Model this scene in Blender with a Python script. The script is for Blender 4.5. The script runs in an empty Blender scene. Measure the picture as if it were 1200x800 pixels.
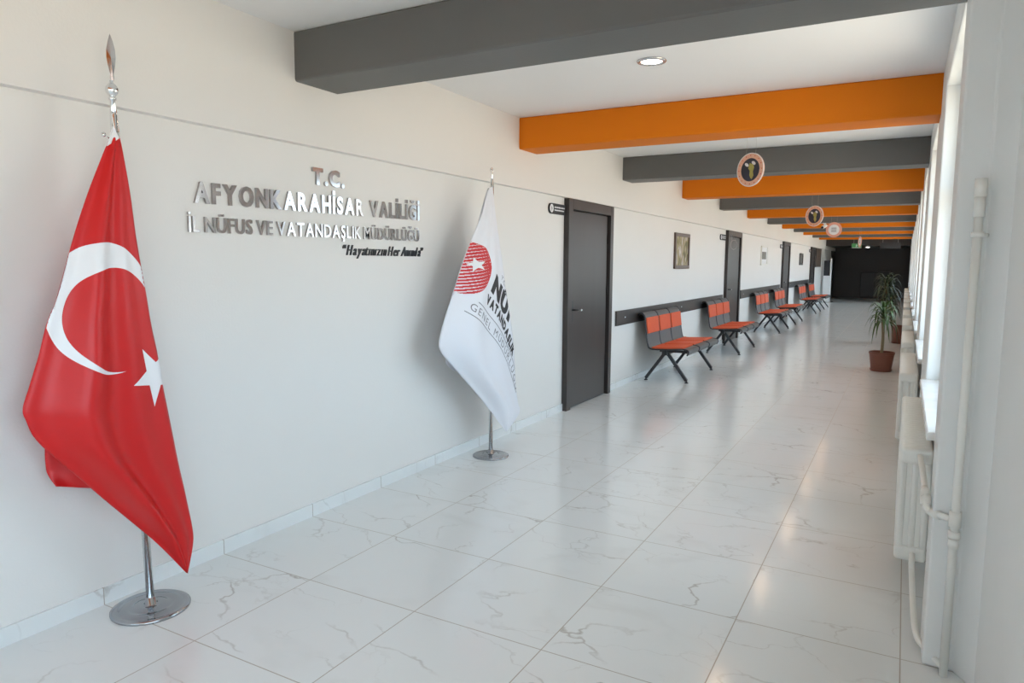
import bpy, bmesh, math, random
from mathutils import Vector, Matrix
from mathutils.bvhtree import BVHTree

R = math.radians
random.seed(7)
scn = bpy.context.scene
COL = scn.collection

# ------------------------------------------------------------------ camera, sky, exposure
F_PX = 825.456
cam_d = bpy.data.cameras.new('camera')
cam_d.sensor_width = 36.0
cam_d.lens = 36.0 * F_PX / 1200.0
cam_d.clip_start = 0.03
cam = bpy.data.objects.new('camera', cam_d)
COL.objects.link(cam)
YAW, PIT, ROL = -0.5066926, -0.1106925, 0.0063796
fwd = Vector((math.sin(YAW) * math.cos(PIT), math.cos(YAW) * math.cos(PIT), math.sin(PIT)))
rt = Vector((math.cos(YAW), -math.sin(YAW), 0))
up = rt.cross(fwd)
r2 = rt * math.cos(ROL) + up * math.sin(ROL)
u2 = -rt * math.sin(ROL) + up * math.cos(ROL)
cam.matrix_world = Matrix(((r2.x, u2.x, -fwd.x, 2.878), (r2.y, u2.y, -fwd.y, -2.241), (r2.z, u2.z, -fwd.z, 1.440), (0, 0, 0, 1)))
scn.camera = cam

scn.view_settings.view_transform = 'Standard'
scn.view_settings.look = 'None'
scn.view_settings.gamma = 1.0
scn.view_settings.use_curve_mapping = False
scn.view_settings.exposure = 0.68
try:
    scn.cycles.use_denoising = True
    scn.cycles.max_bounces = 10
    scn.cycles.diffuse_bounces = 6
    scn.cycles.sample_clamp_indirect = 6.0
except Exception:
    pass

SKY_STRENGTH = 4.6
SKY_COLOR = (0.68, 0.85, 1.0)
GROUND_COLOR = (0.80, 0.67, 0.52)
LAMP_WATTS = 1.1
LAMP_COLOR = (1.0, 0.62, 0.33)
world = bpy.data.worlds.new('sky')
scn.world = world
world.use_nodes = True
bg = world.node_tree.nodes['Background']
bg.inputs['Color'].default_value = SKY_COLOR + (1,)
bg.inputs['Strength'].default_value = SKY_STRENGTH
_n = world.node_tree.nodes; _l = world.node_tree.links      # pale sky above the horizon, sunlit ground below it
_tc = _n.new('ShaderNodeTexCoord'); _sp = _n.new('ShaderNodeSeparateXYZ'); _cr = _n.new('ShaderNodeValToRGB'); _mr = _n.new('ShaderNodeMapRange')
_mr.inputs['From Min'].default_value = -1.0
_l.new(_tc.outputs['Generated'], _sp.inputs[0]); _l.new(_sp.outputs[2], _mr.inputs['Value']); _l.new(_mr.outputs[0], _cr.inputs[0]); _l.new(_cr.outputs[0], bg.inputs['Color'])
_cr.color_ramp.elements[0].position = 0.47; _cr.color_ramp.elements[0].color = GROUND_COLOR + (1,)
_cr.color_ramp.elements[1].position = 0.53; _cr.color_ramp.elements[1].color = SKY_COLOR + (1,)

# ------------------------------------------------------------------ measured layout (metres)
CEIL = 2.62
LEDGE = 2.06
UPX = 0.05            # the upper part of the left wall stands proud by this much
RX = 3.013            # corridor face of the window wall
YB, YF = -7.0, 33.0   # ends of the corridor
BEAMS = [-4.3, -1.89, 0.516, 2.955, 5.38, 7.79, 10.1, 12.5, 14.87, 17.05, 19.2, 21.35, 23.8, 25.9]
BEAM_W, BEAM_Z = 0.325, 2.37

# ------------------------------------------------------------------ helpers
def link(o):
    COL.objects.link(o)
    return o

def tag(o, label=None, cat=None, group=None, kind=None):
    if label: o['label'] = label
    if cat: o['category'] = cat
    if group: o['group'] = group
    if kind: o['kind'] = kind
    return o

def obj(name, bm, mat=None, parent=None, smooth=False, bevel=0.0, seg=2, auto=None):
    me = bpy.data.meshes.new(name)
    if isinstance(bm, bmesh.types.BMesh):
        bm.normal_update()
        bm.to_mesh(me)
        bm.free()
    else:
        me = bm
    if mat: 
        me.materials.clear()
        me.materials.append(mat)
    if smooth:
        for p in me.polygons: p.use_smooth = True
    o = link(bpy.data.objects.new(name, me))
    if parent: o.parent = parent
    if bevel:
        b = o.modifiers.new('bevel', 'BEVEL')
        b.width = bevel; b.segments = seg; b.limit_method = 'ANGLE'; b.angle_limit = R(40)
    return o

def empty(name, loc=(0, 0, 0), rz=0.0):
    e = link(bpy.data.objects.new(name, None))
    e.location = loc
    e.rotation_euler = (0, 0, rz)
    e.empty_display_size = 0.1
    return e

def copy_tree(o, parent=None):
    c = o.copy(); COL.objects.link(c)
    c.parent = parent
    for ch in [x for x in COL.objects if x.parent == o]:
        copy_tree(ch, c)
    return c

def box(bm, x0, x1, y0, y1, z0, z1):
    v = [bm.verts.new((x, y, z)) for z in (z0, z1) for y in (y0, y1) for x in (x0, x1)]
    for f in ((0, 2, 3, 1), (4, 5, 7, 6), (0, 1, 5, 4), (2, 6, 7, 3), (0, 4, 6, 2), (1, 3, 7, 5)):
        bm.faces.new([v[i] for i in f])
    return bm

def nbox(*a):
    return box(bmesh.new(), *a)

def frame_at(d):
    d = d.normalized()
    a = Vector((0, 0, 1)) if abs(d.z) < 0.9 else Vector((1, 0, 0))
    s = d.cross(a).normalized()
    return s, s.cross(d).normalized()

def tube(bm, pts, rad, n=12, cap=True):
    pts = [Vector(p) for p in pts]
    rads = rad if isinstance(rad, (list, tuple)) else [rad] * len(pts)
    rings = []
    s, t = frame_at(pts[1] - pts[0])
    for i, p in enumerate(pts):
        d = (pts[min(i + 1, len(pts) - 1)] - pts[max(i - 1, 0)]).normalized()
        s = (s - d * s.dot(d)).normalized()
        t = s.cross(d).normalized()
        rings.append([bm.verts.new(p + (s * math.cos(2 * math.pi * k / n) + t * math.sin(2 * math.pi * k / n)) * rads[i]) for k in range(n)])
    for a, b in zip(rings, rings[1:]):
        for k in range(n):
            bm.faces.new((a[k], a[(k + 1) % n], b[(k + 1) % n], b[k]))
    if cap:
        bm.faces.new(list(reversed(rings[0]))); bm.faces.new(rings[-1])
    return bm

def bar(bm, a, b, w, h):
    """square bar from a to b"""
    a, b = Vector(a), Vector(b)
    d = (b - a).normalized()
    s = Vector((0, 1, 0)) if abs(d.y) < 0.9 else Vector((1, 0, 0))
    t = d.cross(s).normalized()
    s = t.cross(d).normalized()
    vs = []
    for p in (a, b):
        for i, j in ((-1, -1), (1, -1), (1, 1), (-1, 1)):
            vs.append(bm.verts.new(p + s * (i * w / 2) + t * (j * h / 2)))
    for f in ((0, 1, 2, 3), (7, 6, 5, 4), (0, 4, 5, 1), (1, 5, 6, 2), (2, 6, 7, 3), (3, 7, 4, 0)):
        bm.faces.new([vs[i] for i in f])
    bmesh.ops.recalc_face_normals(bm, faces=bm.faces)
    return bm

def lathe(bm, prof, c=(0, 0, 0), n=40):
    """profile of (radius, z), around a vertical axis"""
    c = Vector(c)
    rings = []
    for r_, z in prof:
        if r_ < 1e-5:
            rings.append([bm.verts.new(c + Vector((0, 0, z)))])
        else:
            rings.append([bm.verts.new(c + Vector((r_ * math.cos(2 * math.pi * k / n), r_ * math.sin(2 * math.pi * k / n), z))) for k in range(n)])
    for a, b in zip(rings, rings[1:]):
        for k in range(n):
            if len(a) == 1 and len(b) == 1: continue
            if len(a) == 1: bm.faces.new((a[0], b[(k + 1) % n], b[k]))
            elif len(b) == 1: bm.faces.new((a[k], a[(k + 1) % n], b[0]))
            else: bm.faces.new((a[k], a[(k + 1) % n], b[(k + 1) % n], b[k]))
    bmesh.ops.recalc_face_normals(bm, faces=bm.faces)
    return bm

def disc_y(bm, cx, y, cz, r0, r1, th=0.004, n=40):
    """ring or disc lying in the x-z plane with a thickness along y"""
    def ring(rad, yy):
        return [bm.verts.new((cx + rad * math.cos(2 * math.pi * k / n), yy, cz + rad * math.sin(2 * math.pi * k / n))) for k in range(n)]
    of, ob = ring(r1, y - th / 2), ring(r1, y + th / 2)
    for k in range(n): bm.faces.new((of[k], ob[k], ob[(k + 1) % n], of[(k + 1) % n]))
    if r0 <= 0:
        bm.faces.new(of); bm.faces.new(list(reversed(ob)))
    else:
        jf, jb = ring(r0, y - th / 2), ring(r0, y + th / 2)
        for k in range(n):
            m = (k + 1) % n
            bm.faces.new((of[k], of[m], jf[m], jf[k])); bm.faces.new((ob[k], jb[k], jb[m], ob[m])); bm.faces.new((jf[k], jf[m], jb[m], jb[k]))
    bmesh.ops.recalc_face_normals(bm, faces=bm.faces)
    return bm

# ------------------------------------------------------------------ materials
def mat(name, color, rough=0.5, metal=0.0, spec=0.5, **k):
    m = bpy.data.materials.new(name)
    m.use_nodes = True
    nt = m.node_tree
    b = nt.nodes['Principled BSDF']
    b.inputs['Base Color'].default_value = tuple(color) + (1,)
    b.inputs['Roughness'].default_value = rough
    b.inputs['Metallic'].default_value = metal
    b.inputs['Specular IOR Level'].default_value = spec
    for kk, v in k.items():
        b.inputs[kk].default_value = v
    return m

def noisy(name, c1, c2, scale=8.0, rough=0.6, bump=0.0, bscale=60.0, metal=0.0, spec=0.5, detail=4.0, stretch=(1, 1, 1)):
    m = mat(name, c1, rough, metal, spec)
    nt = m.node_tree; N = nt.nodes; L = nt.links
    b = N['Principled BSDF']
    tc = N.new('ShaderNodeTexCoord'); mp = N.new('ShaderNodeMapping')
    mp.inputs['Scale'].default_value = stretch
    L.new(tc.outputs['Object'], mp.inputs['Vector'])
    no = N.new('ShaderNodeTexNoise'); no.inputs['Scale'].default_value = scale; no.inputs['Detail'].default_value = detail
    L.new(mp.outputs['Vector'], no.inputs['Vector'])
    mx = N.new('ShaderNodeMix'); mx.data_type = 'RGBA'
    mx.inputs[6].default_value = tuple(c1) + (1,); mx.inputs[7].default_value = tuple(c2) + (1,)
    L.new(no.outputs['Fac'], mx.inputs[0]); L.new(mx.outputs[2], b.inputs['Base Color'])
    if bump:
        n2 = N.new('ShaderNodeTexNoise'); n2.inputs['Scale'].default_value = bscale; n2.inputs['Detail'].default_value = 3
        L.new(mp.outputs['Vector'], n2.inputs['Vector'])
        bp = N.new('ShaderNodeBump'); bp.inputs['Strength'].default_value = bump; bp.inputs['Distance'].default_value = 0.01
        L.new(n2.outputs['Fac'], bp.inputs['Height']); L.new(bp.outputs['Normal'], b.inputs['Normal'])
    return m

def M_(nt, op, a, b=None, c=None):
    n = nt.nodes.new('ShaderNodeMath'); n.operation = op
    for i, v in enumerate((a, b, c)):
        if v is None: continue
        if isinstance(v, (int, float)): n.inputs[i].default_value = v
        else: nt.links.new(v, n.inputs[i])
    return n.outputs[0]

def marble(name, tx, ty, grout=True, axes='XY', rough=0.15):
    m = mat(name, (0.8, 0.8, 0.8), rough)
    nt = m.node_tree; N = nt.nodes; L = nt.links
    b = N['Principled BSDF']
    tc = N.new('ShaderNodeTexCoord'); sp = N.new('ShaderNodeSeparateXYZ')
    L.new(tc.outputs['Object'], sp.inputs[0])
    px = M_(nt, 'DIVIDE', sp.outputs[0], tx); py = M_(nt, 'DIVIDE', sp.outputs[1], ty)
    ix = M_(nt, 'FLOOR', px); iy = M_(nt, 'FLOOR', py)
    cb = N.new('ShaderNodeCombineXYZ'); L.new(ix, cb.inputs[0]); L.new(iy, cb.inputs[1])
    wn = N.new('ShaderNodeTexWhiteNoise'); wn.noise_dimensions = '2D'; L.new(cb.outputs[0], wn.inputs['Vector'])
    off = N.new('ShaderNodeVectorMath'); off.operation = 'SCALE'; off.inputs['Scale'].default_value = 40.0
    L.new(wn.outputs['Color'], off.inputs[0])
    ad = N.new('ShaderNodeVectorMath'); ad.operation = 'ADD'
    L.new(tc.outputs['Object'], ad.inputs[0]); L.new(off.outputs[0], ad.inputs[1])
    def vein(scale, width, dist, seed):
        mp = N.new('ShaderNodeMapping'); mp.inputs['Location'].default_value = (seed, seed * 1.7, seed * .3)
        mp.inputs['Rotation'].default_value = (0, 0, seed)
        mp.inputs['Scale'].default_value = (1.0, 1.6, 1.0)
        L.new(ad.outputs[0], mp.inputs['Vector'])
        wob = N.new('ShaderNodeTexNoise'); wob.inputs['Scale'].default_value = 4.5; wob.inputs['Detail'].default_value = 6.0
        L.new(mp.outputs[0], wob.inputs['Vector'])
        wsc = N.new('ShaderNodeVectorMath'); wsc.operation = 'SCALE'; wsc.inputs['Scale'].default_value = dist
        L.new(wob.outputs['Color'], wsc.inputs[0])
        wad = N.new('ShaderNodeVectorMath'); wad.operation = 'ADD'
        L.new(mp.outputs[0], wad.inputs[0]); L.new(wsc.outputs[0], wad.inputs[1])
        vo = N.new('ShaderNodeTexVoronoi'); vo.feature = 'DISTANCE_TO_EDGE'; vo.inputs['Scale'].default_value = scale
        L.new(wad.outputs[0], vo.inputs['Vector'])
        d = vo.outputs['Distance']
        mr = N.new('ShaderNodeMapRange'); mr.inputs['From Min'].default_value = 0.0; mr.inputs['From Max'].default_value = width
        mr.inputs['To Min'].default_value = 1.0; mr.inputs['To Max'].default_value = 0.0
        L.new(d, mr.inputs['Value'])
        # break the vein up so that it fades in and out
        n2 = N.new('ShaderNodeTexNoise'); n2.inputs['Scale'].default_value = 2.0; L.new(mp.outputs[0], n2.inputs['Vector'])
        m2 = N.new('ShaderNodeMapRange'); m2.inputs['From Min'].default_value = 0.47; m2.inputs['From Max'].default_value = 0.66
        L.new(n2.outputs['Fac'], m2.inputs['Value'])
        return M_(nt, 'MULTIPLY', mr.outputs[0], m2.outputs[0])
    v1 = vein(1.1, 0.013, 0.30, 1.3)
    v2 = vein(1.7, 0.012, 0.35, 4.1)
    v3 = vein(0.9, 0.08, 0.45, 7.7)
    v = M_(nt, 'ADD', M_(nt, 'MULTIPLY', v1, 0.70), M_(nt, 'MULTIPLY', v2, 0.40))
    v = M_(nt, 'MINIMUM', M_(nt, 'ADD', v, M_(nt, 'MULTIPLY', v3, 0.10)), 1.0)
    mx = N.new('ShaderNodeMix'); mx.data_type = 'RGBA'
    mx.inputs[6].default_value = (0.735, 0.755, 0.755, 1); mx.inputs[7].default_value = (0.36, 0.33, 0.30, 1)
    L.new(v, mx.inputs[0])
    out = mx.outputs[2]
    if grout:
        def edge(p, t, w):
            f = M_(nt, 'FRACT', p)
            return M_(nt, 'LESS_THAN', M_(nt, 'MINIMUM', f, M_(nt, 'SUBTRACT', 1.0, f)), w / t)
        e = edge(py, ty, 0.0022)
        if 'X' in axes: e = M_(nt, 'MAXIMUM', e, edge(px, tx, 0.0022))
        m3 = N.new('ShaderNodeMix'); m3.data_type = 'RGBA'
        m3.inputs[7].default_value = (0.38, 0.35, 0.31, 1)
        L.new(e, m3.inputs[0]); L.new(out, m3.inputs[6]); out = m3.outputs[2]
        rr = M_(nt, 'ADD', rough, M_(nt, 'MULTIPLY', e, 0.6))
        L.new(rr, b.inputs['Roughness'])
    L.new(out, b.inputs['Base Color'])
    return m

MT = {}
MT['wall'] = noisy('wall_paint', (0.74, 0.725, 0.70), (0.77, 0.755, 0.73), 1.5, 0.55, 0.06, 90)
MT['right'] = noisy('window_wall_paint', (0.735, 0.745, 0.735), (0.78, 0.79, 0.78), 3, 0.5, 0.08, 35)
MT['ceil'] = noisy('ceiling_paint', (0.80, 0.79, 0.78), (0.82, 0.81, 0.80), 2, 0.8)
MT['grey'] = noisy('grey_beam_paint', (0.105, 0.105, 0.102), (0.125, 0.125, 0.12), 3, 0.5, 0.05, 40)
MT['orange'] = noisy('orange_beam_paint', (0.66, 0.170, 0.002), (0.71, 0.186, 0.003), 3, 0.6, 0.05, 40, spec=0.2)
MT['floor'] = marble('marble_tile', 0.589, 0.6)
MT['skirt'] = marble('marble_skirting', 50.0, 0.6, axes='Y')
MT['wood'] = noisy('dark_laminate', (0.030, 0.024, 0.022), (0.048, 0.040, 0.038), 6, 0.34, 0.0, stretch=(1, 1, 0.12))
MT['gap'] = mat('dark_gap', (0.008, 0.007, 0.007), 0.6)
MT['chrome'] = mat('chrome', (0.82, 0.83, 0.84), 0.09, 1.0)
MT['steel'] = mat('mirror_steel', (0.66, 0.64, 0.63), 0.16, 1.0)
MT['base_chrome'] = mat('base_chrome', (0.42, 0.43, 0.45), 0.10, 1.0)
MT['letters'] = mat('polished_letter_metal', (0.50, 0.47, 0.46), 0.10, 1.0)
MT['black'] = noisy('black_coated_steel', (0.022, 0.024, 0.028), (0.030, 0.032, 0.036), 20, 0.38)
MT['shell'] = noisy('perforated_grey_steel', (0.075, 0.072, 0.072), (0.125, 0.12, 0.12), 160, 0.5, detail=0)
MT['pad'] = noisy('orange_upholstery', (0.66, 0.085, 0.018), (0.74, 0.105, 0.025), 30, 0.62, 0.1, 200)
MT['white_metal'] = noisy('white_enamel', (0.76, 0.75, 0.70), (0.82, 0.81, 0.77), 12, 0.32, 0.06, 30)
MT['upvc'] = mat('white_window_frame', (0.84, 0.85, 0.86), 0.3)
MT['sill'] = noisy('white_marble_sill', (0.82, 0.82, 0.81), (0.62, 0.62, 0.62), 9, 0.2)
MT['dark_end'] = noisy('dark_brown_end_wall', (0.030, 0.026, 0.023), (0.036, 0.031, 0.028), 2, 0.35)
MT['terracotta'] = noisy('terracotta_plastic', (0.16, 0.052, 0.033), (0.20, 0.066, 0.042), 12, 0.45)
MT['soil'] = noisy('potting_soil', (0.035, 0.022, 0.014), (0.08, 0.05, 0.03), 60, 0.95, 0.5, 80)
MT['stem'] = noisy('palm_stem', (0.26, 0.20, 0.11), (0.16, 0.12, 0.07), 40, 0.8, 0.4, 60)
MT['leaf'] = noisy('strap_leaf', (0.030, 0.070, 0.018), (0.085, 0.14, 0.04), 9, 0.4)
MT['leaf_backlit'] = noisy('backlit_strap_leaf', (0.016, 0.034, 0.012), (0.05, 0.075, 0.028), 9, 0.4)  # darker copy of the strap leaf, with the backlit shade put into its colour
MT['white'] = mat('white_print', (0.80, 0.80, 0.82), 0.5)
MT['ink'] = mat('black_print', (0.018, 0.018, 0.022), 0.6)
MT['ink_grey'] = mat('grey_print', (0.20, 0.20, 0.22), 0.6)
MT['logo_red'] = mat('red_print', (0.58, 0.025, 0.03), 0.6)
MT['copper'] = noisy('copper_print', (0.74, 0.36, 0.22), (0.84, 0.55, 0.40), 50, 0.35)
MT['navy'] = noisy('dark_print', (0.010, 0.011, 0.018), (0.03, 0.035, 0.07), 9, 0.35)
MT['gold'] = noisy('gold_print', (0.50, 0.42, 0.10), (0.30, 0.30, 0.08), 60, 0.5)
MT['pink'] = mat('pink_print', (0.76, 0.36, 0.27), 0.4)
MT['green'] = mat('exit_green', (0.06, 0.26, 0.08), 0.4)
MT['green'].node_tree.nodes['Principled BSDF'].inputs['Emission Color'].default_value = (0.12, 0.38, 0.14, 1)
MT['green'].node_tree.nodes['Principled BSDF'].inputs['Emission Strength'].default_value = 0.12
MT['screen'] = mat('dark_screen', (0.02, 0.022, 0.03), 0.15)
MT['thread'] = mat('clear_thread', (0.45, 0.43, 0.40), 0.3)

def cloth(name, color, sheen=0.3):
    m = mat(name, color, 0.42)
    nt = m.node_tree; N = nt.nodes; L = nt.links; b = N['Principled BSDF']
    b.inputs['Sheen Weight'].default_value = sheen
    b.inputs['Sheen Roughness'].default_value = 0.4
    tc = N.new('ShaderNodeTexCoord')
    wv = N.new('ShaderNodeTexWave'); wv.inputs['Scale'].default_value = 90; wv.bands_direction = 'Z'
    L.new(tc.outputs['Object'], wv.inputs['Vector'])
    bp = N.new('ShaderNodeBump'); bp.inputs['Strength'].default_value = 0.06; bp.inputs['Distance'].default_value = 0.002
    L.new(wv.outputs['Fac'], bp.inputs['Height']); L.new(bp.outputs['Normal'], b.inputs['Normal'])
    return m
MT['flag_red'] = cloth('red_satin', (0.57, 0.004, 0.005), 0.0)
MT['flag_white'] = cloth('white_satin', (0.76, 0.77, 0.82), 0.0)
MT['flag_mark'] = mat('white_satin_mark', (0.80, 0.80, 0.82), 0.45)

def glass_mat():
    m = bpy.data.materials.new('window_glass'); m.use_nodes = True
    nt = m.node_tree; N = nt.nodes; L = nt.links
    N.clear()
    out = N.new('ShaderNodeOutputMaterial'); mx = N.new('ShaderNodeMixShader')
    tr = N.new('ShaderNodeBsdfTransparent'); gl = N.new('ShaderNodeBsdfGlossy'); gl.inputs['Roughness'].default_value = 0.02
    tr.inputs['Color'].default_value = (0.93, 0.96, 0.97, 1)
    fr = N.new('ShaderNodeFresnel'); fr.inputs['IOR'].default_value = 1.45
    ge = N.new('ShaderNodeNewGeometry'); io = N.new('ShaderNodeMapRange')      # the same reflectance from both faces of the pane
    io.inputs['To Min'].default_value = 1.45; io.inputs['To Max'].default_value = 1 / 1.45
    L.new(ge.outputs['Backfacing'], io.inputs['Value']); L.new(io.outputs[0], fr.inputs['IOR'])
    L.new(fr.outputs[0], mx.inputs[0]); L.new(tr.outputs[0], mx.inputs[1]); L.new(gl.outputs[0], mx.inputs[2]); L.new(mx.outputs[0], out.inputs[0])
    return m
MT['glass'] = glass_mat()

def lamp_mat():
    m = bpy.data.materials.new('lit_lamp'); m.use_nodes = True
    b = m.node_tree.nodes['Principled BSDF']
    b.inputs['Base Color'].default_value = (0.9, 0.9, 0.9, 1)
    b.inputs['Emission Color'].default_value = (1.0, 0.95, 0.88, 1)
    b.inputs['Emission Strength'].default_value = 5.0
    return m
MT['lamp'] = lamp_mat()

def painting_mat():
    m = noisy('landscape_painting', (0.30, 0.28, 0.24), (0.1, 0.1, 0.05), 7, 0.5)
    nt = m.node_tree; N = nt.nodes; L = nt.links
    tc = N.new('ShaderNodeTexCoord'); mp = N.new('ShaderNodeMapping'); mp.inputs['Scale'].default_value = (1, 1.5, 0.8)
    L.new(tc.outputs['Object'], mp.inputs['Vector'])
    no = N.new('ShaderNodeTexNoise'); no.inputs['Scale'].default_value = 7.5; no.inputs['Detail'].default_value = 6; no.inputs['Distortion'].default_value = 0.8
    L.new(mp.outputs[0], no.inputs['Vector'])
    cr = N.new('ShaderNodeValToRGB'); e = cr.color_ramp.elements
    e[0].position = 0.30; e[0].color = (0.035, 0.03, 0.015, 1)
    e[1].position = 0.72; e[1].color = (0.62, 0.58, 0.52, 1)
    for p, c in ((0.42, (0.16, 0.14, 0.035)), (0.50, (0.33, 0.27, 0.13)), (0.58, (0.40, 0.30, 0.22)), (0.64, (0.45, 0.43, 0.40))):
        q = cr.color_ramp.elements.new(p); q.color = c + (1,)
    L.new(no.outputs['Fac'], cr.inputs[0]); L.new(cr.outputs[0], N['Principled BSDF'].inputs['Base Color'])
    return m
MT['painting'] = painting_mat()
MT['photo_dark'] = noisy('dark_picture', (0.05, 0.045, 0.04), (0.22, 0.2, 0.17), 12, 0.4)

# ------------------------------------------------------------------ the shell
def structure(name, bm, m, label=None, **k):
    return tag(obj(name, bm, m, **k), label, None, None, 'structure')

structure('floor', nbox(-0.3, 3.6, YB, YF, -0.12, 0.0), MT['floor'])
structure('ceiling', nbox(-0.3, 3.6, YB, YF, CEIL, CEIL + 0.15), MT['ceil'])
bm = nbox(-0.3, 0.0, YB, YF, 0, LEDGE)
box(bm, -0.3, UPX, YB, YF, LEDGE, CEIL)
structure('wall_left', bm, MT['wall'])
structure('wall_far', nbox(0.0, RX + 0.3, YF - 0.02, YF + 0.2, 0, CEIL), MT['dark_end'])
# back wall with a wide doorway-like window that lets the daylight of the entrance in
bm = nbox(-0.3, 0.25, YB - 0.2, YB, 0, CEIL)
box(bm, 3.0, 3.6, YB - 0.2, YB, 0, CEIL); box(bm, 0.25, 3.0, YB - 0.2, YB, 2.35, CEIL); box(bm, 0.25, 3.0, YB - 0.2, YB, 0, 0.95)  # unseen parapet under the window, added to hold back light from the ground
structure('wall_back', bm, MT['wall'])
# skirting, in runs between the doors
DOORS = [(3.95, 5.13), (10.88, 12.1), (17.6, 18.8), (23.9, 25.0)]
ys = [YB] + [v for d in DOORS for v in d] + [YF - 0.02]
bm = bmesh.new()
for a, b in zip(ys[::2], ys[1::2]):
    box(bm, 0.0, 0.012, a, b, 0.0, 0.072)
structure('baseboard_left', bm, MT['skirt'])

# window wall: piers, parapets, heads
WINS = [(y + 0.325, y + 1.80) for y in BEAMS[2:]]
HEAD, SILLZ = 2.40, 0.775
bm = bmesh.new()
# bay beside the camera, set back
box(bm, 3.165, 3.42, -1.2, 0.52, 0, CEIL)
box(bm, 3.165, 3.42, YB, -4.6, 0, CEIL)
box(bm, 3.165, 3.42, -4.6, -1.2, 0, 0.8); box(bm, 3.165, 3.42, -4.6, -1.2, 2.35, CEIL)
# first pier with its splayed edge
v = [(RX, 0.84), (RX, 0.60), (3.106, 0.60), (3.165, 0.50), (3.42, 0.50), (3.42, 0.84)]
lo = [bm.verts.new((x, y, 0)) for x, y in v]; hi = [bm.verts.new((x, y, CEIL)) for x, y in v]
for i in range(6): bm.faces.new((lo[i], lo[(i + 1) % 6], hi[(i + 1) % 6], hi[i]))
bm.faces.new(lo); bm.faces.new(list(reversed(hi)))
prev = 0.84
for a, b in WINS:
    if a > prev + 1e-3: box(bm, RX, 3.42, prev, a, 0, CEIL)
    box(bm, 3.055, 3.42, a, b, 0, SILLZ)
    box(bm, RX, 3.42, a, b, HEAD, CEIL)
    prev = b
box(bm, RX, 3.42, prev, YF, 0, CEIL)
bmesh.ops.recalc_face_normals(bm, faces=bm.faces)
structure('wall_right', bm, MT['right'], bevel=0.008)

def window(n, a, b, z0, z1, x, sill=True):
    e = empty('window_%d' % n, (x, a, z0)); tag(e, kind='structure')
    W, H = b - a, z1 - z0
    t = 0.055
    bm = nbox(0, 0.06, 0, t, 0, H); box(bm, 0, 0.06, W - t, W, 0, H)
    box(bm, 0, 0.06, t, W - t, 0, t); box(bm, 0, 0.06, t, W - t, H - t, H)
    box(bm, 0, 0.06, W / 2 - t / 2, W / 2 + t / 2, t, H - t)
    zt = H * 0.64
    for p, q in ((t, W / 2 - t / 2), (W / 2 + t / 2, W - t)): box(bm, 0, 0.06, p, q, zt, zt + 0.05)
    obj('window_frame', bm, MT['upvc'], e, bevel=0.004)
    obj('window_pane', nbox(0.028, 0.034, t, W - t, t, H - t), MT['glass'], e)
    if sill:
        obj('window_sill', nbox(-(x - 2.985), 0.0, -0.0, W, -0.02, 0.012), MT['sill'], e, bevel=0.006)
    return e
for i, (a, b) in enumerate(WINS):
    window(i + 1, a, b, SILLZ + 0.02, HEAD, 3.10)
window(20, -4.6, -1.2, 0.8, 2.35, 3.25, sill=False)
# entrance glazing behind the camera
e = empty('window_21', (0.25, YB - 0.1, 0.95)); tag(e, kind='structure')
bm = bmesh.new()
for x in (0, 0.9, 1.8, 2.69): box(bm, x, x + 0.06, -0.03, 0.03, 0, 1.40)
box(bm, 0.06, 2.69, -0.03, 0.03, 1.34, 1.40); box(bm, 0.06, 2.69, -0.03, 0.03, 0, 0.08)
obj('window_frame', bm, MT['upvc'], e)
obj('window_pane', nbox(0.06, 2.69, -0.004, 0.004, 0.08, 1.34), MT['glass'], e)

# ceiling beams, grey and orange in turn
for i, y in enumerate(BEAMS):
    grey = (i % 2 == 0)
    o = obj('ceiling_beam', nbox(UPX - 0.02, RX + 0.02, y, y + BEAM_W, BEAM_Z, CEIL), MT['grey' if grey else 'orange'], bevel=0.012)
    tag(o, kind='structure')
# soffit of the dark hall past the last beam
structure('ceiling_soffit', nbox(UPX, RX, 28.6, YF - 0.02, 2.20, CEIL), MT['dark_end'])
structure('wall_shade_sheet', nbox(0.0, 0.02, 31.6, YF - 0.02, 0.0, 2.06), MT['dark_end'])  # dark sheet over the left wall, standing in for its fall into shade

# ------------------------------------------------------------------ doors on the left wall
def door(n, y0, y1):
    e = empty('door_%d' % n, (0, y0, 0)); tag(e, kind='structure')
    W, H = y1 - y0, LEDGE - 0.003
    ca = 0.095
    bm = nbox(0, 0.055, 0, ca, 0, H); box(bm, 0, 0.055, W - 0.085, W, 0, H); box(bm, 0, 0.055, ca, W - 0.085, H - 0.10, H)
    obj('door_frame', bm, MT['wood'], e, bevel=0.003)
    obj('door_gap', nbox(0, 0.008, ca, W - 0.085, 0.004, H - 0.10), MT['gap'], e)
    obj('door_leaf', nbox(0.008, 0.030, ca + 0.004, W - 0.085 - 0.045, 0.008, H - 0.112), MT['wood'], e, bevel=0.002)
    bm = nbox(0.030, 0.037, ca + 0.035, ca + 0.075, 0.86, 1.08)
    hp = obj('handle_plate', bm, MT['black'], e, bevel=0.003)
    bm = tube(bmesh.new(), [(0.035, ca + 0.055, 0.985), (0.075, ca + 0.055, 0.985), (0.082, ca + 0.063, 0.985), (0.082, ca + 0.15, 0.982)], 0.009, 10)
    obj('door_handle', bm, MT['black'], e, smooth=True)
    bm = tube(bmesh.new(), [(0.082, ca + 0.148, 0.982), (0.082, ca + 0.185, 0.981)], 0.0125, 12)
    obj('handle_tip', bm, MT['chrome'], e, smooth=True)
    for z in (0.35, 1.1, 1.65):
        bm = tube(bmesh.new(), [(0.034, W - 0.118, z), (0.034, W - 0.118, z + 0.10)], 0.009, 10)
        obj('door_hinge', bm, MT['gap'], e, smooth=True)
    return e
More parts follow.
